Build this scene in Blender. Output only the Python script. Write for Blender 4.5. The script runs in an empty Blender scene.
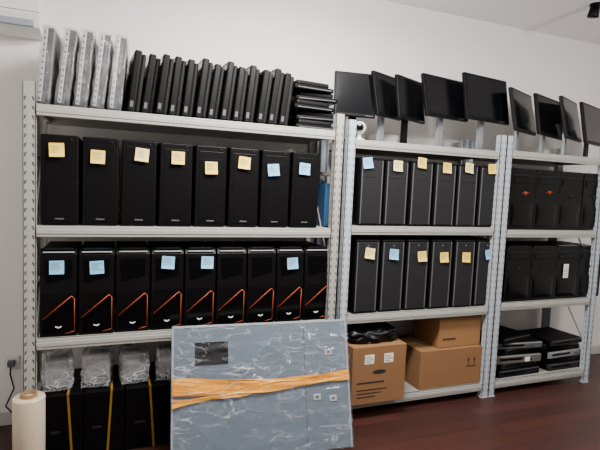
import bpy, bmesh, math, random
from mathutils import Vector, Matrix
random.seed(7)
scn = bpy.context.scene
col = scn.collection
PI = math.pi
# ------------------------------------------------------------------ camera
F_, CX, CD, CH, YAW, PIT, ROL = 480.0, 0.429, 2.971, 1.648, 0.372, 0.079, 0.043
R0 = Vector((math.cos(YAW), -math.sin(YAW), 0)); F0 = Vector((math.sin(YAW), math.cos(YAW), 0)); U0 = Vector((0, 0, 1))
FW = F0*math.cos(PIT) - U0*math.sin(PIT); UP = U0*math.cos(PIT) + F0*math.sin(PIT)
RT = R0*math.cos(ROL) + UP*math.sin(ROL); UPR = UP*math.cos(ROL) - R0*math.sin(ROL)
CAM = Vector((CX, -CD, CH))
cd = bpy.data.cameras.new('camera'); cam = bpy.data.objects.new('camera', cd); col.objects.link(cam)
cd.sensor_width = 36; cd.lens = 36*F_/600; cd.clip_start = 0.05
m = Matrix((RT, UPR, -FW)).transposed().to_4x4(); m.translation = CAM
cam.matrix_world = m
scn.camera = cam

def ray(px, py): return FW + RT*((px-300)/F_) - UPR*((py-225)/F_)
def at(px, py, Y):
    d = ray(px, py)
    return CAM + d*((Y - CAM.y)/d.y)
def depth(p): return (Vector(p)-CAM).dot(FW)

# ------------------------------------------------------------------ materials
def lin(c):
    return tuple(((v/255)/12.92 if v/255 <= .04045 else ((v/255+.055)/1.055)**2.4) for v in c) + (1,)
def mat(name, c, rough=.5, metal=0, var=.12, scale=9, bump=0, bscale=60, spec=.5):
    M = bpy.data.materials.new(name); M.use_nodes = True
    nt = M.node_tree; b = nt.nodes['Principled BSDF']
    b.inputs['Roughness'].default_value = rough; b.inputs['Metallic'].default_value = metal
    b.inputs['Specular IOR Level'].default_value = spec
    tc = nt.nodes.new('ShaderNodeTexCoord'); nz = nt.nodes.new('ShaderNodeTexNoise')
    nz.inputs['Scale'].default_value = scale; nz.inputs['Detail'].default_value = 4
    nt.links.new(tc.outputs['Object'], nz.inputs['Vector'])
    mx = nt.nodes.new('ShaderNodeMix'); mx.data_type = 'RGBA'
    l = lin(c)
    mx.inputs[6].default_value = tuple(v*(1-var) for v in l[:3])+(1,)
    mx.inputs[7].default_value = tuple(min(1, v*(1+var)) for v in l[:3])+(1,)
    nt.links.new(nz.outputs['Fac'], mx.inputs[0]); nt.links.new(mx.outputs[2], b.inputs['Base Color'])
    if bump:
        n2 = nt.nodes.new('ShaderNodeTexNoise'); n2.inputs['Scale'].default_value = bscale
        nt.links.new(tc.outputs['Object'], n2.inputs['Vector'])
        bp = nt.nodes.new('ShaderNodeBump'); bp.inputs['Strength'].default_value = bump; bp.inputs['Distance'].default_value = .01
        nt.links.new(n2.outputs['Fac'], bp.inputs['Height']); nt.links.new(bp.outputs['Normal'], b.inputs['Normal'])
    return M
def film(name, haze, crease, scales, gloss0=.06, width=.012, rough=.14, bs=30, bst=.35, c=(235, 239, 244)):
    """clear stretch film: transparent, a glossy sheen on its wrinkles, a few thin pale creases"""
    M = bpy.data.materials.new(name); M.use_nodes = True
    nt = M.node_tree; N = nt.nodes.new; Lk = nt.links.new
    nt.nodes.remove(nt.nodes['Principled BSDF']); out = nt.nodes['Material Output']
    tc = N('ShaderNodeTexCoord'); last = None
    for i, (sc, rot, st) in enumerate(scales):
        mp = N('ShaderNodeMapping'); mp.inputs['Scale'].default_value = (1, 1, st); mp.inputs['Rotation'].default_value = (0, rot, 0); mp.inputs['Location'].default_value = (3.1*i, 1.7*i, 0)
        nz = N('ShaderNodeTexNoise'); nz.inputs['Scale'].default_value = sc; nz.inputs['Detail'].default_value = 1.5; nz.inputs['Distortion'].default_value = .3
        rp = N('ShaderNodeValToRGB'); cr = rp.color_ramp
        cr.elements[0].position = .5-width; cr.elements[0].color = (0, 0, 0, 1)
        cr.elements[1].position = .5+width; cr.elements[1].color = (0, 0, 0, 1)
        e = cr.elements.new(.5); e.color = (1, 1, 1, 1)
        Lk(tc.outputs['Object'], mp.inputs['Vector']); Lk(mp.outputs['Vector'], nz.inputs['Vector']); Lk(nz.outputs['Fac'], rp.inputs['Fac'])
        if last is None: last = rp.outputs['Color']
        else:
            mx = N('ShaderNodeMath'); mx.operation = 'MAXIMUM'; Lk(last, mx.inputs[0]); Lk(rp.outputs['Color'], mx.inputs[1]); last = mx.outputs[0]
    big = N('ShaderNodeTexNoise'); big.inputs['Scale'].default_value = 4; Lk(tc.outputs['Object'], big.inputs['Vector'])
    mr = N('ShaderNodeMapRange'); mr.inputs[1].default_value = .42; mr.inputs[2].default_value = .62; mr.inputs[3].default_value = .1; mr.inputs[4].default_value = 1
    Lk(big.outputs['Fac'], mr.inputs[0])
    mu = N('ShaderNodeMath'); mu.operation = 'MULTIPLY'; Lk(last, mu.inputs[0]); Lk(mr.outputs[0], mu.inputs[1])
    ma = N('ShaderNodeMath'); ma.operation = 'MULTIPLY_ADD'; Lk(mu.outputs[0], ma.inputs[0]); ma.inputs[1].default_value = crease; ma.inputs[2].default_value = haze
    bn = N('ShaderNodeTexNoise'); bn.inputs['Scale'].default_value = bs; bn.inputs['Distortion'].default_value = 1; Lk(tc.outputs['Object'], bn.inputs['Vector'])
    bp = N('ShaderNodeBump'); bp.inputs['Strength'].default_value = bst; bp.inputs['Distance'].default_value = .012; Lk(bn.outputs['Fac'], bp.inputs['Height'])
    tr = N('ShaderNodeBsdfTransparent'); gl = N('ShaderNodeBsdfGlossy'); gl.inputs['Roughness'].default_value = rough; Lk(bp.outputs['Normal'], gl.inputs['Normal'])
    lw = N('ShaderNodeLayerWeight'); pw = N('ShaderNodeMath'); pw.operation = 'POWER'; Lk(lw.outputs['Facing'], pw.inputs[0]); pw.inputs[1].default_value = 3
    pm = N('ShaderNodeMath'); pm.operation = 'MULTIPLY_ADD'; Lk(pw.outputs[0], pm.inputs[0]); pm.inputs[1].default_value = .35; pm.inputs[2].default_value = gloss0
    m1 = N('ShaderNodeMixShader'); Lk(pm.outputs[0], m1.inputs[0]); Lk(tr.outputs[0], m1.inputs[1]); Lk(gl.outputs[0], m1.inputs[2])
    df = N('ShaderNodeBsdfDiffuse'); df.inputs['Color'].default_value = lin(c); Lk(bp.outputs['Normal'], df.inputs['Normal'])
    m2 = N('ShaderNodeMixShader'); Lk(ma.outputs[0], m2.inputs[0]); Lk(m1.outputs[0], m2.inputs[1]); Lk(df.outputs[0], m2.inputs[2])
    Lk(m2.outputs[0], out.inputs['Surface'])
    return M
M = dict(
 wall=mat('wall_paint', (232, 229, 226), .85, 0, .02, 2, .05, 120),
 wall2=mat('unseen_wall_low_bounce', (120, 119, 118), .85, 0, .02, 2),  # for the unseen front wall, darkened to reduce bounced light
 ceil=mat('ceiling_paint', (244, 243, 246), .9, 0, .02, 2),
 base=mat('baseboard_white', (190, 188, 184), .6),
 beige=mat('grey_beige_steel', (156, 154, 148), .42, .0, .05, 6),
 lip=mat('shelf_grey_steel', (156, 154, 149), .42, .0, .05, 6),
 blue=mat('pale_grey_steel', (170, 176, 184), .4, .0, .05, 6),
 hole=mat('slot_dark', (22, 22, 24), .8),
 holeL=mat('slot_shadow', (62, 62, 62), .8),
 holeM=mat('slot_grey', (98, 103, 112), .8),
 black=mat('black_steel_case', (5, 4, 5), .6, 0, .2, 8, 0, 60, .1),
 blackpl=mat('black_plastic', (6, 5, 6), .45, 0, .15, 8, 0, 60, .14),
 gloss=mat('gloss_black_plastic', (5, 5, 6), .2, 0, .1, 8, 0, 60, .18),
 carton_black=mat('black_carton_print', (5, 5, 6), .4, 0, .2, 6, 0, 60, .13),
 grey=mat('dark_grey_plastic', (33, 33, 35), .5, 0, .1, 10, 0, 60, .18),
 grey2=mat('mid_grey_plastic', (80, 81, 84), .4, 0, .1, 10, 0, 60, .3),
 dgrey=mat('charcoal_plastic', (15, 15, 17), .5, 0, .1, 10, 0, 60, .16),
 silver=mat('silver_metal', (186, 188, 192), .35, .4, .1, 30),
 stand=mat('grey_stand_plastic', (128, 130, 134), .4, .1, .06, 10),
 bronze=mat('bronze_grey_plastic', (104, 98, 92), .35, .3, .1, 20),
 orange=mat('orange_accent', (190, 72, 32), .45, 0, .05, 8),
 white=mat('white_plastic', (226, 226, 224), .4, 0, .03, 8),
 yel=mat('yellow_paper', (244, 208, 92), .8, 0, .04, 12),
 pyel=mat('pale_yellow_paper', (240, 218, 142), .8, 0, .04, 12),
 blu=mat('blue_paper', (130, 188, 224), .8, 0, .04, 12),
 ink=mat('pen_ink', (90, 92, 110), .8),
 screen=mat('screen_glass', (8, 9, 12), .12, 0, .05, 3, 0, 60, .3),
 card=mat('brown_cardboard', (124, 88, 54), .85, 0, .07, 7, .08, 90),
 card2=mat('tan_cardboard', (138, 99, 60), .85, 0, .07, 7, .08, 90),
 tape=mat('packing_tape', (154, 118, 70), .25),
 paper=mat('label_paper', (222, 218, 208), .7, 0, .03),
 print=mat('carton_print', (44, 31, 22), .8),
 panel=mat('grey_board', (92, 105, 119), .5, 0, .04, 4),
 paneledge=mat('board_edge', (140, 148, 156), .5),
 trim=mat('light_front_trim', (150, 150, 152), .4),
 gold=mat('dull_gold_strap', (128, 94, 28), .45, 0, .2, 20, .3, 50, .2),
 strap=mat('yellow_orange_strapping', (242, 158, 10), .25, 0, .25, 12, .5, 30),
 navy=mat('dark_cutout', (4, 4, 7), .6, 0, .1, 9, 0, 60, .05),
 red=mat('red_emblem', (156, 58, 38), .5, 0, .1, 9, 0, 60, .2),
 bluepl=mat('blue_plastic', (46, 88, 130), .5),
 rollm=mat('stretch_film_roll_wrap', (192, 176, 152), .25, 0, .06, 20, .15, 40),
 cardcore=mat('roll_core_card', (120, 90, 60), .9),
 bag=mat('black_bag', (7, 7, 8), .3, 0, .2, 20, .5, 40, .3),
 bundle=mat('bundle_filling', (92, 94, 98), .4, .2, .5, 40),
 lens=mat('black_lens', (6, 6, 8), .05),
 pale=mat('pale_box_card', (214, 210, 202), .7, 0, .04, 6),
 film=film('clear_film', .02, .45, [(4, .5, 3.0), (5, -.35, 4.0), (7, .1, 4.0)], .09, .008, .10, 20, .3),
 film2=film('clear_film_tight', .08, .42, [(9, .7, 2), (13, -.6, 2)], .08, .016, .14, 60, .5),
 film3=film('clear_film_bundle', .2, .5, [(9, .7, 2), (14, -.6, 2)], .12, .022, .16, 34, .5),
)
def floor_mat():
    Mf = bpy.data.materials.new('dark_wood_floor'); Mf.use_nodes = True
    nt = Mf.node_tree; b = nt.nodes['Principled BSDF']; b.inputs['Roughness'].default_value = .42
    tc = nt.nodes.new('ShaderNodeTexCoord'); br = nt.nodes.new('ShaderNodeTexBrick')
    br.inputs['Scale'].default_value = 1; br.inputs['Brick Width'].default_value = 1.2; br.inputs['Row Height'].default_value = .13
    br.inputs['Mortar Size'].default_value = .003
    br.inputs['Color1'].default_value = lin((74, 40, 33)); br.inputs['Color2'].default_value = lin((58, 31, 26)); br.inputs['Mortar'].default_value = lin((24, 14, 12))
    nt.links.new(tc.outputs['Object'], br.inputs['Vector'])
    mp = nt.nodes.new('ShaderNodeMapping'); mp.inputs['Scale'].default_value = (2, 40, 1)
    nz = nt.nodes.new('ShaderNodeTexNoise'); nz.inputs['Scale'].default_value = 2; nz.inputs['Detail'].default_value = 6
    nt.links.new(tc.outputs['Object'], mp.inputs['Vector']); nt.links.new(mp.outputs['Vector'], nz.inputs['Vector'])
    mx = nt.nodes.new('ShaderNodeMix'); mx.data_type = 'RGBA'; mx.blend_type = 'MULTIPLY'; mx.inputs[0].default_value = .5
    nt.links.new(br.outputs['Color'], mx.inputs[6]); nt.links.new(nz.outputs['Color'], mx.inputs[7])
    nt.links.new(mx.outputs[2], b.inputs['Base Color'])
    return Mf
M['floor'] = floor_mat()

# ------------------------------------------------------------------ mesh builder
class MB:
    def __init__(s): s.bm = bmesh.new(); s.mats = []
    def mi(s, k):
        if k not in s.mats: s.mats.append(k)
        return s.mats.index(k)
    def _add(s, verts, faces, k, smooth=False, mtx=None):
        i = s.mi(k); vs = [s.bm.verts.new(mtx @ Vector(v) if mtx else v) for v in verts]
        for f in faces:
            try:
                fc = s.bm.faces.new([vs[j] for j in f]); fc.material_index = i; fc.smooth = smooth
            except ValueError: pass
        return s
    def box(s, x0, x1, y0, y1, z0, z1, k, bev=0, mtx=None, seg=2):
        t = bmesh.new()
        bmesh.ops.create_cube(t, size=1)
        for v in t.verts: v.co = Vector(((x0+x1)/2+v.co.x*(x1-x0), (y0+y1)/2+v.co.y*(y1-y0), (z0+z1)/2+v.co.z*(z1-z0)))
        if bev: bmesh.ops.bevel(t, geom=list(t.edges), offset=min(bev, .49*min(x1-x0, y1-y0, z1-z0)), segments=seg, profile=.5, affect='EDGES')
        t.verts.index_update()
        s._add([v.co.copy() for v in t.verts], [[v.index for v in f.verts] for f in t.faces], k, False, mtx); t.free(); return s
    def prism(s, pts, y0, y1, k, mtx=None):      # pts (x,z) counter-clockwise seen from -Y
        n = len(pts)
        v = [(x, y0, z) for x, z in pts]+[(x, y1, z) for x, z in pts]
        f = [list(range(n)), list(range(2*n-1, n-1, -1))]+[[(i+1) % n, i, n+i, n+(i+1) % n] for i in range(n)]
        return s._add(v, f, k, False, mtx)
    def xprism(s, pts, x0, x1, k):               # pts (y,z)
        n = len(pts)
        v = [(x0, y, z) for y, z in pts]+[(x1, y, z) for y, z in pts]
        f = [list(range(n-1, -1, -1)), list(range(n, 2*n))]+[[i, (i+1) % n, n+(i+1) % n, n+i] for i in range(n)]
        s._add(v, f, k); return s
    def tube(s, pts, r, k, n=8, mtx=None):
        pts = [Vector(p) for p in pts]; vs = []; fs = []
        for i, p in enumerate(pts):
            d = (pts[min(i+1, len(pts)-1)]-pts[max(i-1, 0)]).normalized()
            a = d.cross(Vector((0, 0, 1)) if abs(d.z) < .9 else Vector((1, 0, 0))).normalized(); b = d.cross(a)
            for j in range(n):
                q = 2*PI*j/n; vs.append(p+a*math.cos(q)*r+b*math.sin(q)*r)
        for i in range(len(pts)-1):
            for j in range(n): fs.append([i*n+j, i*n+(j+1) % n, (i+1)*n+(j+1) % n, (i+1)*n+j])
        fs.append(list(range(n))[::-1]); fs.append([(len(pts)-1)*n+j for j in range(n)])
        return s._add(vs, fs, k, True, mtx)
    def lathe(s, prof, k, n=28, mtx=None, smooth=True):   # prof (r,z) about local Z
        vs = []; fs = []
        for r, z in prof:
            for j in range(n): q = 2*PI*j/n; vs.append((r*math.cos(q), r*math.sin(q), z))
        for i in range(len(prof)-1):
            for j in range(n): fs.append([i*n+j, i*n+(j+1) % n, (i+1)*n+(j+1) % n, (i+1)*n+j])
        if prof[0][0] > 1e-5: fs.append(list(range(n))[::-1])
        if prof[-1][0] > 1e-5: fs.append([(len(prof)-1)*n+j for j in range(n)])
        return s._add(vs, fs, k, smooth, mtx)
    def grid(s, fn, nu, nv, k, smooth=True):
        vs = [fn(u/nu, v/nv) for v in range(nv+1) for u in range(nu+1)]
        fs = [[v*(nu+1)+u, v*(nu+1)+u+1, (v+1)*(nu+1)+u+1, (v+1)*(nu+1)+u] for v in range(nv) for u in range(nu)]
        return s._add(vs, fs, k, smooth)
    def crumple(s, c, size, k, cuts=5, jit=.01, rnd=.25, seed=0, smooth=True):   # rounded crumpled box
        rr = random.Random(seed); t = bmesh.new(); bmesh.ops.create_cube(t, size=2)
        bmesh.ops.subdivide_edges(t, edges=list(t.edges), cuts=cuts, use_grid_fill=True)
        for v in t.verts:
            n = v.co.normalized(); p = v.co.lerp(n*1.25, rnd)
            v.co = Vector((c[0]+p.x*size[0]/2, c[1]+p.y*size[1]/2, c[2]+p.z*size[2]/2))
            if p.z > -.95: v.co += Vector((rr.uniform(-jit, jit), rr.uniform(-jit, jit), rr.uniform(-jit, jit)))
            v.co.z = max(v.co.z, c[2]-size[2]/2)
        t.verts.index_update()
        s._add([v.co.copy() for v in t.verts], [[v.index for v in f.verts] for f in t.faces], k, smooth); t.free(); return s
    def build(s, name, parent=None, loc=None, normals=True):
        if normals: bmesh.ops.recalc_face_normals(s.bm, faces=list(s.bm.faces))
        me = bpy.data.meshes.new(name); s.bm.to_mesh(me); s.bm.free()
        for k in s.mats: me.materials.append(M[k])
        o = bpy.data.objects.new(name, me); col.objects.link(o)
        if parent: o.parent = parent
        if loc: o.location = loc
        return o
def tag(o, label, cat, group=None):
    o['label'] = label; o['category'] = cat
    if group: o['group'] = group
    return o
def thing(name, label, cat, loc=(0, 0, 0), rotz=0, group=None, rot=None):
    o = bpy.data.objects.new(name, None); o.empty_display_size = .1; col.objects.link(o)
    o.location = loc; o.rotation_euler = rot or (0, 0, rotz)
    return tag(o, label, cat, group)
def dup(root, label, loc, rotz=0, group=None):
    r = root.copy(); col.objects.link(r); r.location = loc; r.rotation_euler = (0, 0, rotz); r['label'] = label
    if group: r['group'] = group
    for ch in list(root.children):
        if ch.name.startswith('sticky_note') or ch.name.startswith('white_sticker'): continue
        c = ch.copy(); col.objects.link(c); c.parent = r
        for g in list(ch.children):
            d = g.copy(); col.objects.link(d); d.parent = c
    return r
def struct(o): o['kind'] = 'structure'; return o
NTH = ['leftmost']+[q+' from left' for q in 'second third fourth fifth sixth seventh eighth ninth tenth eleventh twelfth thirteenth'.split()]

# ------------------------------------------------------------------ room
XL_, XR_, YF, YB, H = -.75, 6.3, -5.2, .56, 3.185
struct(MB().box(XL_, XR_, YF, YB, -.1, 0, 'floor').build('floor'))
struct(MB().box(XL_, XR_, YF, YB, H, H+.1, 'ceil').build('ceiling'))
struct(MB().box(XL_-.1, XR_+.1, YB, YB+.1, -.1, H+.1, 'wall').build('wall_back'))
struct(MB().box(XL_-.1, XL_, YF, YB, -.1, H+.1, 'wall').build('wall_left'))
struct(MB().box(XR_, XR_+.1, YF, YB, -.1, H+.1, 'wall').build('wall_right'))
struct(MB().box(XL_-.1, XR_+.1, YF-.1, YF, -.1, H+.1, 'wall2').build('wall_front'))
struct(MB().box(XL_, XR_, YB-.015, YB, 0, .09, 'base', .004).build('baseboard_back'))

# ------------------------------------------------------------------ racks
UW, UD, RD = .062, .05, .5
def upright(x, yf, z1, k, front):
    b = MB(); hk = 'holeL' if k == 'beige' else 'holeM'
    y0 = yf if front else yf-UD
    b.box(x-UW/2, x+UW/2, y0 if front else y0+UD-.004, y0+.004 if front else y0+UD, 0, z1, k)            # face
    b.box(x-UW/2, x-UW/2+.004, y0, y0+UD, 0, z1, k); b.box(x+UW/2-.004, x+UW/2, y0, y0+UD, 0, z1, k)       # flanges
    b.box(x-.008, x+.008, y0-.0012 if front else y0+UD-.003, y0+.001 if front else y0+UD+.0012, 0.02, z1-.01, k)  # centre rib
    b.box(x-UW/2-.006, x+UW/2+.006, y0-.004, y0+UD+.004, 0, .006, k)                                     # foot plate
    z = .06; yf_ = y0-.0006 if front else y0+UD+.0006
    while z < z1-.04:
        for sx in (-1, 1):
            cx = x+sx*.019
            b._add([(cx-.005-sx*.002, yf_, z+.011), (cx+.005-sx*.002, yf_, z+.011), (cx+.003+sx*.003, yf_, z-.011), (cx-.003+sx*.003, yf_, z-.011)], [[3, 2, 1, 0] if front else [0, 1, 2, 3]], hk)
        for sx, side in ((-1, x-UW/2-.0006), (1, x+UW/2+.0006)):
            cy = y0+UD/2
            b._add([(side, cy-.005, z+.010), (side, cy+.005, z+.010), (side, cy+.003, z-.010), (side, cy-.003, z-.010)], [[0, 1, 2, 3]], hk)
        z += .05
    return b
def shelf(x0, x1, z, k):
    b = MB()
    b.box(x0, x1, .012, RD-.012, z-.012, z, k)
    for ya, yb in ((.006, .03), (RD-.03, RD-.006)):
        b.box(x0, x1, ya, yb, z-.062, z, k, .004)
    b.box(x0, x1, .002, .012, z-.044, z-.018, k, .003)     # pressed ridge on the front beam
    b.box(x0, x0+.02, .03, RD-.03, z-.05, z-.012, k); b.box(x1-.02, x1, .03, RD-.03, z-.05, z-.012, k)
    for i in (1, 2): b.box(x0, x1, RD*i/3-.015, RD*i/3+.015, z-.035, z-.012, k)
    return b
def rack(x0, x1, zs, ztop, ku, ks, label):
    t = thing('storage_rack', label, 'shelving rack', (x0, 0, 0), 0, 'steel storage racks along the wall')
    W = x1-x0
    for x in (0, W):
        for fr in (1, 0): upright(x, 0 if fr else RD, ztop, ku, fr).build('upright', t)
    for z in zs: shelf(UW/2+.001, W-UW/2-.001, z, ks).build('shelf', t)
    for x in (0, W):
        b = MB()
        for z in (.3, 1.0, 1.75): b.box(x-.012, x+.012, UD, RD-UD, z-.012, z+.012, ku)
        b.tube([(x, UD, .35), (x, RD-UD, .95)], .006, ku); b.tube([(x, UD, 1.05), (x, RD-UD, 1.7)], .006, ku)
        b.build('end_brace', t)
    return t
ZL = [0, .73, 1.372, 2.037]; ZM = [.12, .754, 1.392, 1.992]; ZR = [.123, .775, 1.376, 2.008]
rack(0, 1.85, ZL[1:], 2.15, 'beige', 'lip', 'grey-beige slotted steel rack on the left with the longest shelves')
rack(1.944, 3.27, ZM, 2.12, 'blue', 'lip', 'pale grey slotted steel rack between the two others, cartons on its lowest shelf')
rack(3.336, 4.42, ZR, 2.12, 'blue', 'lip', 'pale grey slotted steel rack at far right with flat desktop computers low down')

# ------------------------------------------------------------------ sticky notes
NK = {'yellow': 'yel', 'pale yellow': 'pyel', 'blue': 'blu'}
def note(parent, lx, y, lz, colr, ang, seed, s=.076):
    k = NK[colr]; b = MB(); rr = random.Random(seed); curl = rr.uniform(.006, .02); sk = rr.uniform(-.3, .6)
    def P(u, v):
        q = max(0, (1-v)-.2+sk*(u-.5)*.5)
        return Vector(((u-.5)*s, -.0012-curl*q*q, (v-.5)*s))
    rot = Matrix.Rotation(ang, 4, 'Y')
    b.grid(lambda u, v: rot @ P(u, v), 6, 6, k)
    for i in range(4):
        v = .78-.15*i; L = rr.uniform(.35, .75); pts = [rot @ (P(.14+L*j/8, v+.03*math.sin(j*2.1+seed+i))+Vector((0, -.0012, 0))) for j in range(9)]
        b.tube(pts, .001, 'ink', 4)
    o = b.build('sticky_note', parent, (lx, y, lz), False); o['label'] = colr+' square sticky note'
    return o

# ------------------------------------------------------------------ tower computers
RX = Matrix.Rotation(PI/2, 4, 'X')
def tower_plain(w, h, d, label, group):
    t = thing('tower_computer', label, 'computer', (0, 0, 0), 0, group)
    MB().box(-w/2, w/2, .03, d, 0.006, h, 'black', .004).build('case', t)
    b = MB(); b.box(-w/2, w/2, .0, .032, 0.004, h+.002, 'blackpl', .010, None, 3)
    b.box(-w*.38, w*.38, -.0025, .002, h*.05, h*.93, 'blackpl', .004)
    fb = b.build('front_bezel', t)
    b = MB(); b.box(-w*.34, w*.34, -.0035, .0, h*.68, h*.84, 'black', .002); b.build('drive_bay_cover', fb)
    b = MB(); b.lathe([(0, .003), (.006, .003), (.008, 0)], 'dgrey', 16, Matrix.Translation((w*.3, -.001, h*.955)) @ RX); b.build('power_button', fb)
    b = MB(); b.box(-w*.12, w*.12, -.0035, -.001, h*.07, h*.085, 'grey2', .001); b.build('front_emblem', fb)
    for sx in (-1, 1):
        MB().box(sx*w*.36-.015, sx*w*.36+.015, .05, .09, 0, .007, 'dgrey', .002).build('foot', t)
    return t
def tower_orange(w, h, d, label, group):
    t = thing('gaming_tower', label, 'computer', (0, 0, 0), 0, group)
    MB().box(-w/2, w/2, .035, d, 0.006, h*.985, 'black', .004).build('case', t)
    b = MB()
    b.xprism([(.0, .004), (.037, .004), (.037, h), (.03, h), (.004, h*.93), (-.012, h*.5)], -w/2, w/2, 'blackpl')
    fb = b.build('front_bezel', t)
    def fy(z): return (-.012*(z/(h*.5)) if z < h*.5 else -.012+.016*((z-h*.5)/(h*.43)))
    b = MB()
    poly = [(-.40*w, .05*h), (.41*w, .05*h), (.41*w, .47*h), (.2*w, .40*h), (-.40*w, .2*h)]
    n = len(poly)
    v = [(x, fy(z)-.003, z) for x, z in poly]+[(x, fy(z)+.004, z) for x, z in poly]
    b._add(v, [list(range(n))]+[[i, n+i, n+(i+1) % n, (i+1) % n] for i in range(n)], 'gloss'); lpn = b.build('lower_panel', fb)
    b = MB()
    def seg(p, q, r): b.tube([(p[0], fy(p[1])-.003, p[1]), (q[0], fy(q[1])-.003, q[1])], r, 'orange', 6)
    pts = [(.18*w, .035*h), (.44*w, .06*h), (.44*w, .44*h), (.36*w, .47*h), (-.43*w, .21*h)]
    for (p, q), r in zip(zip(pts, pts[1:]), (.0013, .0016, .0019, .0019)): seg(p, q, r)
    b.build('accent_strip', t)
    b = MB(); b.box(-w*.4, w*.4, .008, .03, h*.985, h+.004, 'dgrey', .004); b.build('top_handle', t)
    b = MB(); b.box(-.43*w, .43*w, -.001, .012, h*.956, h*.968, 'silver', .002); b.build('top_highlight', fb)  # silver strip painted in for the glint along the top edge
    b = MB(); b.prism([(-.016, .115*h), (.0, .102*h), (.016, .115*h), (.016, .128*h), (0, .116*h), (-.016, .128*h)], fy(.1*h)-.0055, fy(.1*h), 'white'); b.build('front_emblem', fb)
    b = MB(); b.prism([(-w*.36, h*.6), (w*.36, h*.68), (w*.36, h*.88), (-w*.36, h*.88)], -.008, .004, 'gloss'); b.build('drive_bay_cover', fb)
    return t
def tower_grey(w, h, d, label, group):
    t = thing('office_tower', label, 'computer', (0, 0, 0), 0, group)
    MB().box(-w/2, w/2, .03, d, 0.006, h, 'black', .004).build('case', t)
    b = MB(); b.box(-w/2, w/2, 0, .032, .004, h+.002, 'blackpl', .008)
    fb = b.build('front_bezel', t)
    b = MB(); b.box(-w*.40, w*.40, -.006, .004, h*.03, h*.97, 'grey', .006)
    for s in (-1, 1): b.box(s*w*.41-.004, s*w*.41+.004, -.009, .002, h*.03, h*.97, 'grey2', .003)
    b.build('front_grille', fb)
    b = MB(); b.box(-w*.34, w*.34, -.008, -.004, h*.72, h*.84, 'grey', .002); b.build('drive_bay_cover', fb)
    b = MB(); b.lathe([(0, .003), (.006, .003), (.008, 0)], 'grey2', 16, Matrix.Translation((0, -.006, h*.92)) @ RX); b.build('power_button', fb)
    return t
def tower_boxy(w, h, d, label, group):
    t = thing('compact_tower', label, 'computer', (0, 0, 0), 0, group)
    MB().box(-w/2+.003, w/2-.003, .04, d, .006, h*.98, 'black', .006).build('case', t)
    r = .03; pts = [(-w/2, .004), (w/2, .004)]
    pts += [(w/2-r+r*math.cos(a), h-r+r*math.sin(a)) for a in [PI/2*i/6 for i in range(7)]]+[(-w/2+r+r*math.cos(a), h-r+r*math.sin(a)) for a in [PI/2+PI/2*i/6 for i in range(7)]]
    b = MB(); b.prism(pts, 0, .045, 'gloss'); fb = b.build('front_bezel', t)
    b = MB(); b.tube([(-w*.47, -.001, h*.62)]+[(x*.95, -.001, z*.985) for x, z in pts[2:][::-1]]+[(w*.47, -.001, h*.62)], .002, 'grey', 6); b.build('edge_highlight', fb)  # paler line stands in for the highlight on the rounded edge
    b = MB()                                           # gently moulded lower front
    def bul(u, v): return Vector(((u-.5)*w*.88, -.003-.007*math.sin(PI*u)**.7*math.sin(PI*v)**.6 if 0 < u < 1 and 0 < v < 1 else .001, h*(.04+.42*v)))
    b.grid(bul, 12, 10, 'gloss'); b.build('lower_panel', fb, None, False)
    b = MB(); b.box(-w*.40, w*.40, -.005, .002, h*.76, h*.86, 'gloss', .003); b.box(-w*.40, w*.40, -.006, .002, h*.885, h*.90, 'grey', .002); b.build('drive_bay_cover', fb)
    return t

TD = .43
def row(maker, pxs, pys, z, Y, n, gap, h, labels, group):
    xa = at(pxs[0], pys, Y).x; xb = at(pxs[1], pys, Y).x
    pitch = (xb-xa+gap)/n; w = pitch-gap; out = []
    for i in range(n):
        x = xa+pitch*i+w/2; rz = random.uniform(-.012, .012) if gap > .01 else random.uniform(-.004, .004)
        if i == 0: o = maker(w, h, TD, labels[0], group); o.location = (x, Y, z); o.rotation_euler = (0, 0, rz)
        else: o = dup(out[0], labels[i], (x, Y+random.uniform(0, .008), z), rz, group)
        out.append(o)
    return out
def put_notes(row_, specs, h, w_off=-.004):
    for (i, px, py, c, ang) in specs:
        t = row_[i]; p = at(px, py, t.location.y)
        note(t, p.x-t.location.x, w_off-.008, p.z-t.location.z, c, ang, int(px*7+py))
def zh(px, py, Y, z): return at(px, py, Y).z-z
YT = .035
hA = zh(60, 135, YT, ZL[2])
n1 = [('yellow', 57, 150), ('yellow', 98, 157), ('pale yellow', 142, 155), ('yellow', 178, 158), ('yellow', 211, 168), ('yellow', 244, 163), ('blue', 273, 170), ('blue', 304, 169)]
labA = ["plain black tower with %s note, %s on the left rack's upper row" % (n1[i][0], NTH[i]) for i in range(8)]
rA = row(tower_plain, (40, 319), 185, ZL[2], YT, 8, .018, hA, labA, 'plain black towers on the left rack')
put_notes(rA, [(i, c[1], c[2], c[0], random.uniform(-.1, .1)) for i, c in enumerate(n1)], hA)
hB = zh(60, 249, YT, ZL[1])
n2 = {0: ('blue', 57, 267), 1: ('blue', 97, 267), 3: ('blue', 168, 262), 4: ('blue', 207, 262), 7: ('blue', 292, 263)}
labB = ['orange-trimmed black tower with %s, %s in its row' % ('a blue note' if i in n2 else 'no note', NTH[i]) for i in range(9)]
rB = row(tower_orange, (40, 329), 290, ZL[1], YT, 9, .012, hB, labB, 'orange trimmed gaming towers on the left rack')
put_notes(rB, [(i, c[1], c[2], c[0], random.uniform(-.12, .12)) for i, c in n2.items()], hB, -.004)
hC = zh(370, 158, YT, ZM[2])
n3 = [('blue', 367, 163), ('pale yellow', 397, 166), ('yellow', 421, 163), ('yellow', 446, 168), ('pale yellow', 468, 168), ('yellow', 491, 169)]
labC = ["dark grey tower with %s note, %s on the middle rack's upper row" % (n3[i][0], NTH[i]) for i in range(6)]
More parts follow.
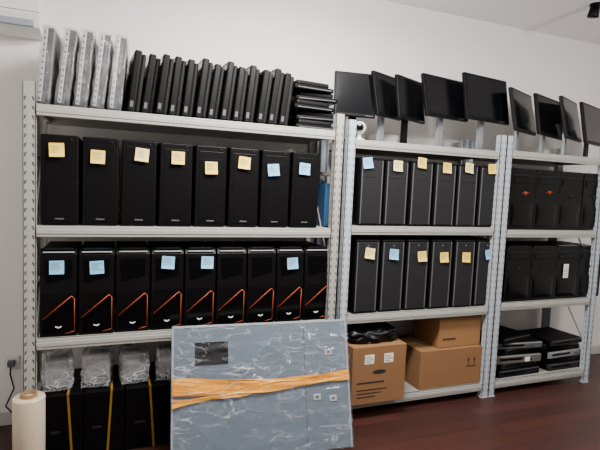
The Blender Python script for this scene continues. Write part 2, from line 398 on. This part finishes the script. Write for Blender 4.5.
rC = row(tower_grey, (359, 499), 190, ZM[2], YT, 6, .016, hC, labC, 'dark grey office towers on the middle rack')
put_notes(rC, [(i, c[1], c[2], c[0], random.uniform(-.15, .15)) for i, c in enumerate(n3)], hC, -.005)
hD = zh(370, 240, YT, ZM[1])
n4 = [('pale yellow', 369, 253), ('blue', 393, 254), ('yellow', 421, 256), ('yellow', 443, 257), ('yellow', 465, 257), ('blue', 488, 254)]
labD = ["dark grey tower with %s note, %s on the middle rack's lower row" % (n4[i][0], NTH[i]) for i in range(6)]
rD = row(tower_grey, (354, 495), 275, ZM[1], YT, 6, .016, hD, labD, 'dark grey office towers on the middle rack')
put_notes(rD, [(i, c[1], c[2], c[0], random.uniform(-.15, .15)) for i, c in enumerate(n4)], hD, -.005)
# right rack
hE = min(zh(530, 169, YT, ZR[2]), ZR[3]-.062-ZR[2]-.015)
labE = ["boxy black tower, %s on the right rack's upper shelf" % NTH[i] for i in range(4)]
for i in (0, 1): labE[i] = "boxy black tower with reddish emblem, %s on the right rack's upper shelf" % NTH[i]
rE = row(tower_boxy, (509, 604), 205, ZR[2], YT, 4, .004, hE, labE, 'boxy black towers on the right rack')
hF = min(zh(530, 246, YT, ZR[1]), ZR[2]-.062-ZR[1]-.015)
labF = ["boxy black tower, %s on the right rack's middle shelf" % NTH[i] for i in range(4)]
labF[2] = "boxy black tower with a white paper sticker on the right rack's middle shelf"
rF = row(tower_boxy, (505, 601), 275, ZR[1], YT, 4, .004, hF, labF, 'boxy black towers on the right rack')
def emblem(t, lx, lz, k, lb):
    b = MB(); b.lathe([(0, .006), (.013, .006), (.016, 0)], k, 20, Matrix.Translation((lx, -.001, lz)) @ RX)
    b.tube([(lx-.04, -.004, lz-.004), (lx-.02, -.006, lz+.008), (lx, -.008, lz-.002), (lx+.022, -.006, lz+.008), (lx+.04, -.004, lz)], .003, k, 6); o = b.build('front_emblem', t); o['label'] = lb
for i in (0, 1): emblem(rE[i], (.03, .02)[i], hE*(.60, .63)[i], 'red', 'reddish emblem')
for i in (2, 3): emblem(rE[i], 0, hE*.58, 'grey', 'grey emblem')
for i in (0, 1, 3): emblem(rF[i], 0, hF*.6, 'grey', 'grey emblem')
b = MB(); b.box(-.028, .028, -.0135, -.011, hF*.40, hF*.66, 'white')
for i in range(5): b.box(-.02, .018, -.0145, -.0135, hF*(.43+.043*i), hF*(.43+.043*i)+.004, 'ink')
o = b.build('white_sticker', rF[2], (-.03, 0, 0)); o['label'] = 'white paper sticker'

# ------------------------------------------------------------------ top of the left rack
zt = ZL[3]
YP = .03
def wrapped_panel(th, h, d, label):
    t = thing('wrapped_display_panel', label, 'display panel', (0, 0, 0), 0, 'film wrapped panels on top of the left rack')
    b = MB(); b.box(-th/2, th/2, .008, d, 0, h, 'dgrey', .006); pb = b.build('panel_body', t)
    b = MB(); b.box(-th*.48, -th*.12, 0, .012, .012, h-.004, 'silver', .003)
    n = 12
    for i in range(n): z = .03+(h-.06)*i/(n-1); b.box(-th*.40, -th*.20, -.0012, .002, z-.006, z+.006, 'grey2', .001)
    b.build('edge_strip', pb)
    b = MB(); b.crumple((0, d/2-.004, h/2), (th+.016, d+.03, h+.01), 'film2', 8, .004, .02, int(h*1000)); b.build('plastic_film', t)
    return t
def black_panel(th, h, d, label):
    t = thing('flat_monitor_panel', label, 'monitor', (0, 0, 0), 0, 'black monitor panels standing on edge')
    b = MB(); b.box(-th/2, th*.1, 0, d, 0, h, 'blackpl', .008); bz = b.build('bezel', t)
    b = MB(); b.box(-th/2-.001, -th/2+.004, .018, d-.018, .018, h-.018, 'screen'); b.build('screen', bz)
    b = MB(); b.box(th*.1, th/2, .012, d-.03, .006, h-.012, 'dgrey', .01)
    for i in range(6): b.box(th*.2, th*.3, .0105, .014, h*(.3+.07*i), h*(.3+.07*i)+.006, 'hole')
    b.build('back_shell', t)
    b = MB(); b.box(-th*.36, -th*.1, -.001, .003, h*.08, h*.18, 'grey2'); b.build('control_buttons', bz)
    return t
wp = [(48, 27), (68, 29), (86, 31), (103, 34), (120, 37)]
for i, (px, py) in enumerate(wp):
    p = at(px-6, 105, YP); h = at(px, py, YP).z-zt
    a = math.radians((5.0, 6.2, 5.4, 6.0, 5.2)[i])
    o = wrapped_panel(.054, h, .36, 'silver-edged panel wrapped in clear film, %s of five on the left rack top' % NTH[i])
    o.location = (p.x, YP, zt+.035*math.sin(a)); o.rotation_euler = (0, a, math.radians(-3))
xs0 = at(136, 108, YP).x; xs1 = at(287, 125, YP).x
bp0 = None; NB = 13
for i in range(NB):
    x = xs0+(xs1-xs0)*i/(NB-1); lb = 'thin black monitor panel standing on edge, %s in the row of thirteen' % NTH[i]
    hh = at(200, 59, YP).z-zt
    if i == 0: bp0 = black_panel(.068, hh, .44, lb); o = bp0
    else: o = dup(bp0, lb, (0, 0, 0), 0, 'black monitor panels standing on edge')
    a = math.radians(6.5+.8*math.sin(i*1.3)); o.location = (x-.014, YP+.015+.014*math.sin(i*2.3), zt+.035*math.sin(a)); o.rotation_euler = (0, a, math.radians(4.0)+.010*math.sin(i*1.7+1))
    o.scale = (1, 1, 1+.035*math.sin(i*2.9+.5))
zz = zt
xc = at(318, 125, YP).x
for i in range(5):
    lb = ['lowest', 'second lowest', 'third', 'second highest', 'topmost'][i]
    t = thing('lying_monitor_panel', "black monitor panel lying flat, %s in the small pile at the left rack's end" % lb, 'monitor', (xc+(.0, .014, -.016, .01, -.02)[i], .05+(0, .025, .005, .03, .01)[i], zz), (.03, -.08, .10, -.05, .13)[i], 'monitor panels lying flat in a pile')
    b = MB(); b.box(-.15, .15, 0, .36, 0, .03, 'blackpl', .008); bz = b.build('bezel', t)
    b = MB(); b.box(-.125, .125, .02, .34, .03, .064, 'dgrey', .012); b.build('back_shell', t)
    b = MB(); b.box(-.13, .13, -.0015, .002, .010, .016, 'grey2'); b.build('front_trim', bz)
    zz += .0645

# ------------------------------------------------------------------ monitors on stands along the top of middle and right racks
def monitor(w, h, st, label, tilt, roll, k='stand'):
    t = thing('desktop_monitor', label, 'monitor', (0, 0, 0), 0, 'desktop monitors on top of the racks')
    b = MB(); b.lathe([(0, 0), (.09, 0), (.095, .006), (.085, .014), (.03, .02), (0, .02)], k, 32); b.build('stand_base', t)
    b = MB(); b.prism([(-.03, .015), (.03, .015), (.025, st+h*.45), (-.025, st+h*.45)], .02, .045, k); b.build('stand_neck', t)
    R = Matrix.Translation((0, 0, st+h/2)) @ Matrix.Rotation(tilt, 4, 'X') @ Matrix.Rotation(roll, 4, 'Y')
    b = MB()
    b.box(-w/2, w/2, -.02, .008, -h/2, h/2, 'blackpl', .006, R); bz = b.build('bezel', t)
    b = MB(); b.box(-w/2+.018, w/2-.018, -.0215, -.018, -h/2+.024, h/2-.018, 'screen', 0, R); b.build('screen', bz)
    b = MB(); b.box(-w*.4, w*.4, .006, .024, -h*.38, h*.38, 'dgrey', .014, R); b.build('back_shell', t)
    b = MB()
    b.box(w*.25, w*.25+.06, -.0225, -.019, -h/2+.007, -h/2+.012, 'grey2', 0, R)
    b.build('control_buttons', bz)
    return t
mons = [(334, 375, 72, 118, -12, .2, -9, 1, 'blackpl', 'dark monitor turned leftward at the start of the middle rack top'),
        (374, 398, 74, 119, 27, .2, -10, -1, 'stand', 'narrowly seen monitor, second from left on the middle rack top'),
        (397, 422, 78, 122, 23, .2, -9, 1, 'blackpl', 'narrowly seen monitor, third from left on the middle rack top'),
        (424, 465, 77, 120, 14, .2, -11, -1, 'stand', 'left of two wide monitors on grey feet, middle rack top'),
        (465, 506, 76, 123, 8, .18, -10, .5, 'stand', "right of two wide monitors, at the middle rack's right end"),
        (508, 536, 91, 134, 26, .2, -11, -1, 'stand', 'black monitor on the right rack top, nearest the middle rack'),
        (535, 561, 97, 138, 20, .2, -10, .5, 'stand', 'black monitor on the right rack top, second from the middle rack'),
        (559, 581, 99, 141, 26, .2, -11, -1, 'stand', 'black monitor on the right rack top, third from the middle rack'),
        (579, 605, 105, 146, 20, .2, -10, 0, 'blackpl', 'black monitor at the far right end of the right rack top')]
for (a, bx_, y0, y1, th, Y, tl, rl, k, lb) in mons:
    pc = at((a+bx_)/2, (y0+y1)/2, Y); d = depth(pc)
    zsh = ZM[3] if pc.x < 3.3 else ZR[3]
    zt_ = at((a+bx_)/2, y0, Y).z; zb_ = at((a+bx_)/2, y1, Y).z
    nrm = Vector((math.sin(math.radians(th)), -math.cos(math.radians(th)), 0)); vd = (CAM-pc); vd.z = 0; vd.normalize()
    w = min(.5, max(.3, (bx_-a)*d/F_/max(.3, nrm.dot(vd))))
    o = monitor(w, zt_-zb_, max(.03, zb_-zsh), lb, math.radians(tl), math.radians(rl), k); o.location = (pc.x, Y, zsh); o.rotation_euler = (0, 0, math.radians(th))
# pale boxes behind the monitors
for (px, py, hb, wb, lb) in ((388, 131, .10, .2, 'small pale box behind the monitors, nearest the security camera'), (548, 144, .09, .16, 'small pale box behind the monitors on the right rack top')):
    p = at(px, py, .37); zsh = ZM[3] if p.x < 3.3 else ZR[3]
    t = thing('paper_box', lb, 'box', (p.x, .37, zsh), random.uniform(-.1, .1), 'pale boxes behind the monitors')
    b = MB(); b.box(-wb/2, wb/2, 0, .12, 0, hb*.7, 'pale', .003); b.build('box', t)
    b = MB(); b.box(-wb/2-.002, wb/2+.002, -.002, .122, hb*.6, hb, 'pale', .003); b.build('lid', t)

# white security camera on the shelf end
p = at(356, 137, .07)
t = thing('security_camera', 'small white dome security camera at the left end of the middle rack top', 'camera', (p.x+.03, .08, ZM[3]), -.4)
b = MB(); b.lathe([(0, 0), (.04, 0), (.042, .006), (.03, .014), (.014, .02), (.012, .05), (0, .05)], 'white', 24); b.build('base', t)
b = MB(); b.lathe([(0, .045)]+[(.045*math.sin(PI*i/12), .088-.045*math.cos(PI*i/12)) for i in range(1, 12)]+[(0, .133)], 'white', 24); hd = b.build('head', t)
b = MB(); b.lathe([(.0, 0), (.024, 0), (.026, .01), (.018, .016), (0, .016)], 'lens', 20, Matrix.Translation((0, -.036, .09)) @ RX); b.build('lens', hd)

# blue plastic binder between towers and upright
p = at(325, 190, .2)
t = thing('plastic_binder', 'blue plastic binder standing beside the last upper tower of the left rack', 'binder', (p.x+.02, .2, ZL[2]))
b = MB(); b.box(-.018, .018, 0, .012, 0, .31, 'bluepl', .004); b.box(-.018, -.014, 0, .22, 0, .31, 'bluepl', .001); b.box(.014, .018, 0, .22, 0, .31, 'bluepl', .001); b.build('cover', t)
b = MB(); b.box(-.0135, .0135, .013, .212, .006, .30, 'paper'); b.build('page_block', t)

# ------------------------------------------------------------------ lower left: black cartons with straps on the floor, film-wrapped bundles
edges = [(42, 83), (83.5, 124.5), (125, 170)]
Yc = .008
zc = at(60, 396, Yc).z
for i, (a, c) in enumerate(edges):
    x0 = at(a, 420, Yc).x; x1 = at(c, 420, Yc).x; w = x1-x0-.004; hh = zc; dd = .42
    t = thing('black_carton', 'large black carton with dull gold strap, %s of three under the left rack' % NTH[i], 'carton', ((x0+x1)/2, Yc+(0, .006, .003)[i], 0), 0, 'black strapped cartons')
    b = MB(); b.box(-w/2, w/2, 0, dd, 0, hh, 'carton_black', .004); bx = b.build('box', t)
    b = MB(); x = w*(.18, .13, .09)[i]; sl = (.012, -.010, .014)[i]
    b.prism([(x-.006+sl, 0), (x+.006+sl, 0), (x+.006-sl, hh+.003), (x-.006-sl, hh+.003)], -.003, 0, 'gold'); b.box(x-.006-sl, x+.006-sl, -.003, dd, hh, hh+.003, 'gold'); b.build('yellow_strap', t)
    b = MB(); b.box(-w*.3, -w*.06, -.0015, .001, hh*.42, hh*.46, 'grey'); b.build('printed_mark', bx)
for i, px in enumerate((58, 97, 134, 168)):
    Y = .14; p = at(px, 370, Y)
    t = thing('wrapped_bundle', 'bundle wrapped in shiny clear film, %s of four on the black cartons' % NTH[i], 'bundle', (p.x, Y, zc+.0035), (.1, -.12, .08, -.06)[i], 'film wrapped bundles on the black cartons')
    hb = (.19, .205, .195, .20)[i]; wb = (.165, .16, .165, .15)[i]
    b = MB(); b.box(-wb/2+.022, wb/2-.022, -.05, .1, .004, hb-.02, 'bundle', .014); b.build('contents', t)
    b = MB(); b.crumple((0, .02, hb/2), (wb, .19, hb), 'film3', 6, .008, .2, 40+i); b.build('plastic_film', t)

# ------------------------------------------------------------------ leaning wrapped board
lean = math.radians(16); yawb = math.radians(-4); TH = .03
zt_ = at(169, 328, -.06).z; Hp = zt_/math.cos(lean)
Yfoot = -.04-TH-zt_*math.tan(lean)
xa = at(170, 390, -.18).x
ML = Matrix.Translation((xa, Yfoot, .008)) @ Matrix.Rotation(yawb, 4, 'Z') @ Matrix.Rotation(-lean, 4, 'X')
def lp0(px, py):          # point of the board's front plane under a pixel, measured from its lower left corner
    n = ML.to_3x3() @ Vector((0, -1, 0)); d = ray(px, py)
    q = CAM+d*((ML.translation-CAM).dot(n)/d.dot(n)); l = ML.inverted() @ q
    return l.x, l.z
Wp = lp0(349, 378)[0]
ctr = ML @ Vector((Wp/2, 0, 0))
def lp(px, py): x, z = lp0(px, py); return x-Wp/2, z
t = thing('wrapped_board', 'large grey board wrapped in clear film leaning on the left rack', 'board', ctr, 0, None, (-lean, 0, yawb))
b = MB(); b.box(-Wp/2, Wp/2, 0, TH, 0, Hp, 'panel', .004); bd = b.build('board', t)
b = MB()
for s in (-1, 1): b.box(s*(Wp/2-.006)-.006, s*(Wp/2-.006)+.006, -.003, TH+.002, 0, Hp, 'paneledge', .002)
b.box(-Wp/2, Wp/2, -.003, TH+.002, Hp-.012, Hp+.002, 'paneledge', .002); b.build('edge_frame', bd)
x0, z0 = lp(195, 366); x1, z1 = lp(228, 341)
b = MB(); b.box(x0, x1, -.004, .004, z0, z1, 'navy', .002); b.build('cutout', bd)
x1, z1 = lp(303, 330)
b = MB(); b.box(x1, x1+.005, -.002, .002, 0.02, Hp-.02, 'grey2'); b.build('seam', bd)
for px, py in ((328, 352), (333, 398), (317, 397)):
    x, z = lp(px, py); b = MB(); b.box(x-.025, x+.025, -.005, 0, z-.018, z+.018, 'silver', .002); b.box(x-.010, x+.010, -.0055, -.003, z-.008, z+.008, 'grey2', .001); b.build('metal_bracket', bd)
rr = random.Random(3)
offs = {}
b = MB()
NU, NV = 90, 56
vband = lp(260, 384)[1]/Hp
def fy_(u, v):
    key = (round(u*NU), round(v*NV))
    if key not in offs: offs[key] = rr.uniform(0, 1)
    edge = min(u, 1-u, v, 1-v); near = math.exp(-((v-vband)/.13)**2)     # film bunched up along the straps
    f1 = .5+.5*math.sin(9*u+30*v+2.5*math.sin(7*u-6*v)); f2 = .5+.5*math.sin(-13*u+23*v+2*math.sin(11*u+3*v)); f3 = .5+.5*math.sin(6*u+70*v+3*math.sin(5*u+9*v))
    return Vector(((u-.5)*(Wp+.006), -.0185-(.0006*offs[key]+.008*f1**14+.006*f2**16+.006*near*f3**6)*min(1, edge*14), v*(Hp+.004)))
b.grid(fy_, NU, NV, 'film')
b.build('plastic_wrap', t, None, False)
zband = vband*Hp
for j in range(9):
    sp = [.05, .034, .02, .006, -.008, -.022, -.04, .0, -.11][j]; r2 = random.Random(j+31); ph = r2.uniform(0, 6); hw = [.008, .013, .010, .015, .012, .010, .009, .006, .009][j]; am = [.006, .005, .007, .006, .008, .007, .010, .018, .006][j]
    pw = 1.4 if j < 8 else 4
    b = MB()
    def gy(u, v):
        zc_ = zband+.02*(u-.5)+sp*((.4 if j < 8 else .12)+.75*(1-u)**pw)+am*math.sin(u*6+ph)+.4*am*math.sin(u*19+ph)+.024*(2*u-1)**2-.012
        ww = hw*(1+.45*math.sin(u*11+ph)); tw = .003*math.sin(u*13+ph*2)
        return Vector(((u-.5)*(Wp-.008), -.007-.0015*math.sin(u*15+v*4+ph)-.0009*j+tw*(v-.5), zc_+(v-.5)*ww*2))
    b.grid(gy, 80, 4, 'strap'); b.build('yellow_band', t, None, False)

# ------------------------------------------------------------------ cartons on the lowest shelf of the middle rack
def carton(label, x0, x1, y0, d, h, k, z):
    t = thing('cardboard_carton', label, 'carton', ((x0+x1)/2, y0, z), 0, 'cardboard cartons under the middle rack'); w = x1-x0
    b = MB(); b.box(-w/2, w/2, 0, d, 0, h, k, .004); bx = b.build('box', t)
    b = MB(); b.box(-w/2-.001, w/2+.001, d/2-.025, d/2+.025, h-.0005, h+.0012, 'tape')
    b.box(-w/2-.0012, -w/2+.001, d/2-.025, d/2+.025, h-.06, h, 'tape'); b.build('packing_tape', t)
    return t, w, bx
Yb = -.07
x0 = max(at(352, 375, Yb).x, 1.944+UW/2+.006); x1 = at(405, 375, Yb).x; hh = at(380, 346, Yb).z-ZM[0]
t, w, bx = carton('upright brown carton with a black bag on top', x0, x1, Yb, .42, hh, 'card', ZM[0]+.001)
for lx in (-.28, .08):
    b = MB(); b.box(w*lx, w*lx+.075, -.0012, .001, hh*.70, hh*.86, 'paper')
    for i in range(3): b.box(w*lx+.008, w*lx+.05+.015*(i % 2), -.002, -.0011, hh*(.73+.04*i), hh*(.73+.04*i)+.004, 'print')
    b.build('paper_label', bx)
b = MB(); pts = [(.055*math.cos(a), .016*math.sin(a)) for a in [2*PI*i/20 for i in range(20)]]
b.prism([(x, z+hh*.55) for x, z in pts], -.0012, .001, 'hole'); b.build('hand_hole', bx)
b = MB()
b.box(-w*.40, w*.1, -.0012, .001, hh*.36, hh*.39, 'print')
for i in range(3): b.box(-w*.40, -w*.40+.15+.05*((i*7) % 3), -.0012, .001, hh*(.12+.06*i), hh*(.12+.06*i)+.008, 'print')
b.build('printed_mark', bx)
pz = ZM[0]+hh
o = MB().crumple((0, 0, .045), (.4, .28, .09), 'bag', 8, .016, .45, 5).build('plastic_bag', None, ((x0+x1)/2-.005, Yb+.2, pz+.0025)); tag(o, 'crumpled black plastic bag lying on the upright brown carton', 'bag')
XMAX = 3.27-UW/2-.006
Yw = .03
x0 = at(420, 370, Yw).x; x1 = min(at(486, 370, Yw).x, XMAX); hh = at(440, 350, Yw).z-ZM[0]
t, w, bx = carton('wide brown carton at the bottom of the two-carton stack', x0, x1, Yw, .4, hh, 'card', ZM[0])
b = MB()
for i in range(2):
    cx = w*(.28+.10*i); z = hh*.5
    b.box(cx-.003, cx+.003, -.0012, .001, z, z+.05, 'print'); b.prism([(cx-.014, z+.045), (cx+.014, z+.045), (cx, z+.07)], -.0012, .001, 'print')
b.box(w*.24, w*.42, -.0012, .001, hh*.475, hh*.505, 'print')
b.build('printed_mark', bx)
zt2 = ZM[0]+hh+.0015; Yt = .06
x0 = at(439, 335, Yt).x; x1 = min(at(488, 335, Yt).x, XMAX)
t, w, bx = carton('tan carton on top of the wide brown carton', x0, x1, Yt, .36, .685-zt2, 'card2', zt2)
b = MB(); b.box(-w*.4, -w*.1, -.0012, .001, .06, .075, 'print'); b.build('printed_mark', bx)

# ------------------------------------------------------------------ flat desktop computers on the right rack's lowest shelf
def flat_pc(w, d, h, label, k):
    t = thing('flat_desktop_computer', label, 'computer', (0, 0, 0), 0, 'flat desktop computers on the right rack')
    MB().box(-w/2, w/2, .02, d, 0, h, 'black', .004).build('case', t)
    b = MB(); b.box(-w/2, w/2, 0, .022, .001, h-.001, k, .006); fb = b.build('front_bezel', t)
    b = MB(); b.box(-w*.42, w*.08, -.002, .002, h*.40, h*.70, 'gloss' if k != 'gloss' else 'dgrey', .002); b.build('disc_drive', fb)
    b = MB(); b.box(-w*.48, w*.48, -.0025, .002, h*.86, h*.95, 'trim' if k in ('bronze', 'stand', 'grey2') else 'grey2', .001); b.build('front_trim', fb)
    b = MB(); b.box(w*.2, w*.2+.046, -.0015, .002, h*.3, h*.45, 'hole'); b.build('port', fb)
    return t
xA = at(520, 360, .05).x; xB = at(567, 355, .05).x
z = ZR[0]
names = ['lowest', 'second lowest', 'third lowest', 'third highest', 'second highest', 'topmost']
for i in range(6):
    k = ['dgrey', 'grey', 'bronze', 'dgrey', 'grey2', 'blackpl'][i]; h = [.06, .052, .07, .05, .052, .045][i]
    o = flat_pc((.46, .43, .47, .40, .45, .38)[i], .36, h, ("bronze-grey flat desktop computer with white tag in the right rack's left pile" if i == 2 else "flat dark desktop computer, %s in the right rack's left pile" % names[i]), k)
    o.location = (xA+(.0, .03, -.015, .04, .0, -.02)[i], .045+(0, .03, 0, .045, .01, .03)[i], z); o.rotation_euler = (0, 0, (.02, .09, -.06, .16, -.10, .2)[i]); z += h+.0005
    if i == 2:
        b = MB(); b.box(.06, .11, -.0035, -.001, .012, .05, 'white'); b.build('paper_tag', o)
z = ZR[0]
for i in range(5):
    h = [.06, .05, .055, .05, .045][i]
    o = flat_pc((.46, .42, .46, .38, .42)[i], .36, h, "flat dark desktop computer, %s in the right rack's right pile" % ['lowest', 'second lowest', 'third', 'second highest', 'topmost'][i], ['grey', 'dgrey', 'stand', 'dgrey', 'grey'][i])
    o.location = (xB+(.02, .0, .02, -.01, .03)[i], .055+(.0, .03, .01, .05, .02)[i], z); o.rotation_euler = (0, 0, (.02, -.08, .05, -.15, .07)[i]); z += h+.0005
    if i == 2: o['label'] = "silver-grey fronted flat desktop computer in the right rack's right pile"

# ------------------------------------------------------------------ film roll, outlet, air conditioner, ceiling spot
p = at(29, 400, -.17)
zt_ = at(29, 393, -.17).z
t = thing('stretch_film_roll', 'roll of clear stretch film standing on the floor beside the left rack', 'film roll', (p.x, -.17, 0))
b = MB(); b.lathe([(.04, .02), (.076, .02), (.078, .026), (.078, zt_-.026), (.076, zt_-.02), (.04, zt_-.02)], 'rollm', 32); b.build('film', t)
b = MB(); b.lathe([(.032, 0), (.0395, 0), (.0395, zt_), (.032, zt_), (.032, 0)], 'cardcore', 28); b.build('core', t)

p = at(12, 362, YB)
t = thing('wall_outlet', 'white wall outlet with a grey plug beside the left rack', 'outlet', (p.x, YB, p.z))
b = MB(); b.box(-.045, .045, -.012, 0, -.045, .045, 'white', .006); b.build('face_plate', t)
b = MB(); b.box(-.02, .02, -.05, -.012, -.02, .02, 'grey2', .006); pg = b.build('plug', t)
b = MB(); b.tube([(0, -.045, -.015), (0, -.06, -.06), (.02, -.05, -.16), (-.03, -.04, -.28), (.03, -.035, -.36), (.06, -.03, -.45)], .005, 'dgrey', 8); b.build('cable', pg)

pa = at(39, 30, .32); zb_ = pa.z
t = thing('air_conditioner', 'white wall air conditioner above the left rack', 'air conditioner', (pa.x-.4, YB, zb_))
b = MB(); b.xprism([(-.001, 0), (-.001, .3), (-.17, .3), (-.215, .27), (-.235, .2), (-.235, .09), (-.2, .02), (-.15, 0)], -.4, .4, 'white'); hs = b.build('housing', t)
b = MB(); b.box(-.37, .37, -.222, -.19, .02, .06, 'paneledge', .006, None); b.build('louver', t)
b = MB(); b.box(-.4, .4, -.2365, -.234, .1, .103, 'hole'); b.build('front_seam', hs)

d = ray(596, 4); tt = (H-CAM.z)/d.z; p = CAM+d*tt
t = thing('ceiling_spotlight', 'black spotlight fixture on the ceiling at the upper right', 'ceiling light', (p.x, p.y, H))
b = MB(); b.lathe([(0, -.014), (.045, -.014), (.045, 0), (0, 0)], 'blackpl', 24); b.build('ceiling_plate', t)
b = MB(); b.lathe([(0, -.10), (.038, -.10), (.042, -.094), (.034, -.02), (0, -.02)], 'blackpl', 24, Matrix.Rotation(.2, 4, 'X')); b.build('lamp_head', t)

# ------------------------------------------------------------------ lights
WARM = (1, .965, .92)
def area(loc, sx, sy, e, rot=(0, 0, 0), c=WARM):
    L = bpy.data.lights.new('ceiling_lamp', 'AREA'); L.shape = 'RECTANGLE'; L.size = sx; L.size_y = sy; L.energy = e; L.color = c
    o = bpy.data.objects.new('ceiling_lamp', L); col.objects.link(o); o.location = loc; o.rotation_euler = rot
area((1.4, -.95, H-.16), 1.0, .4, 130, (0, 0, 0))
area((3.0, -3.0, H-.16), 1.0, .4, 40, (0, 0, 0))
for loc, e in (((1.6, -.95, H-.4), 90), ((3.9, -1.9, H-.35), 90)):
    L = bpy.data.lights.new('ceiling_fill', 'POINT'); L.energy = e; L.shadow_soft_size = .1; L.color = WARM  # added point lights, no fixture, to brighten the ceiling
    o = bpy.data.objects.new('ceiling_fill', L); col.objects.link(o); o.location = loc
w = bpy.data.worlds.new('world'); scn.world = w; w.use_nodes = True
w.node_tree.nodes['Background'].inputs[0].default_value = (.6, .65, .7, 1); w.node_tree.nodes['Background'].inputs[1].default_value = .3
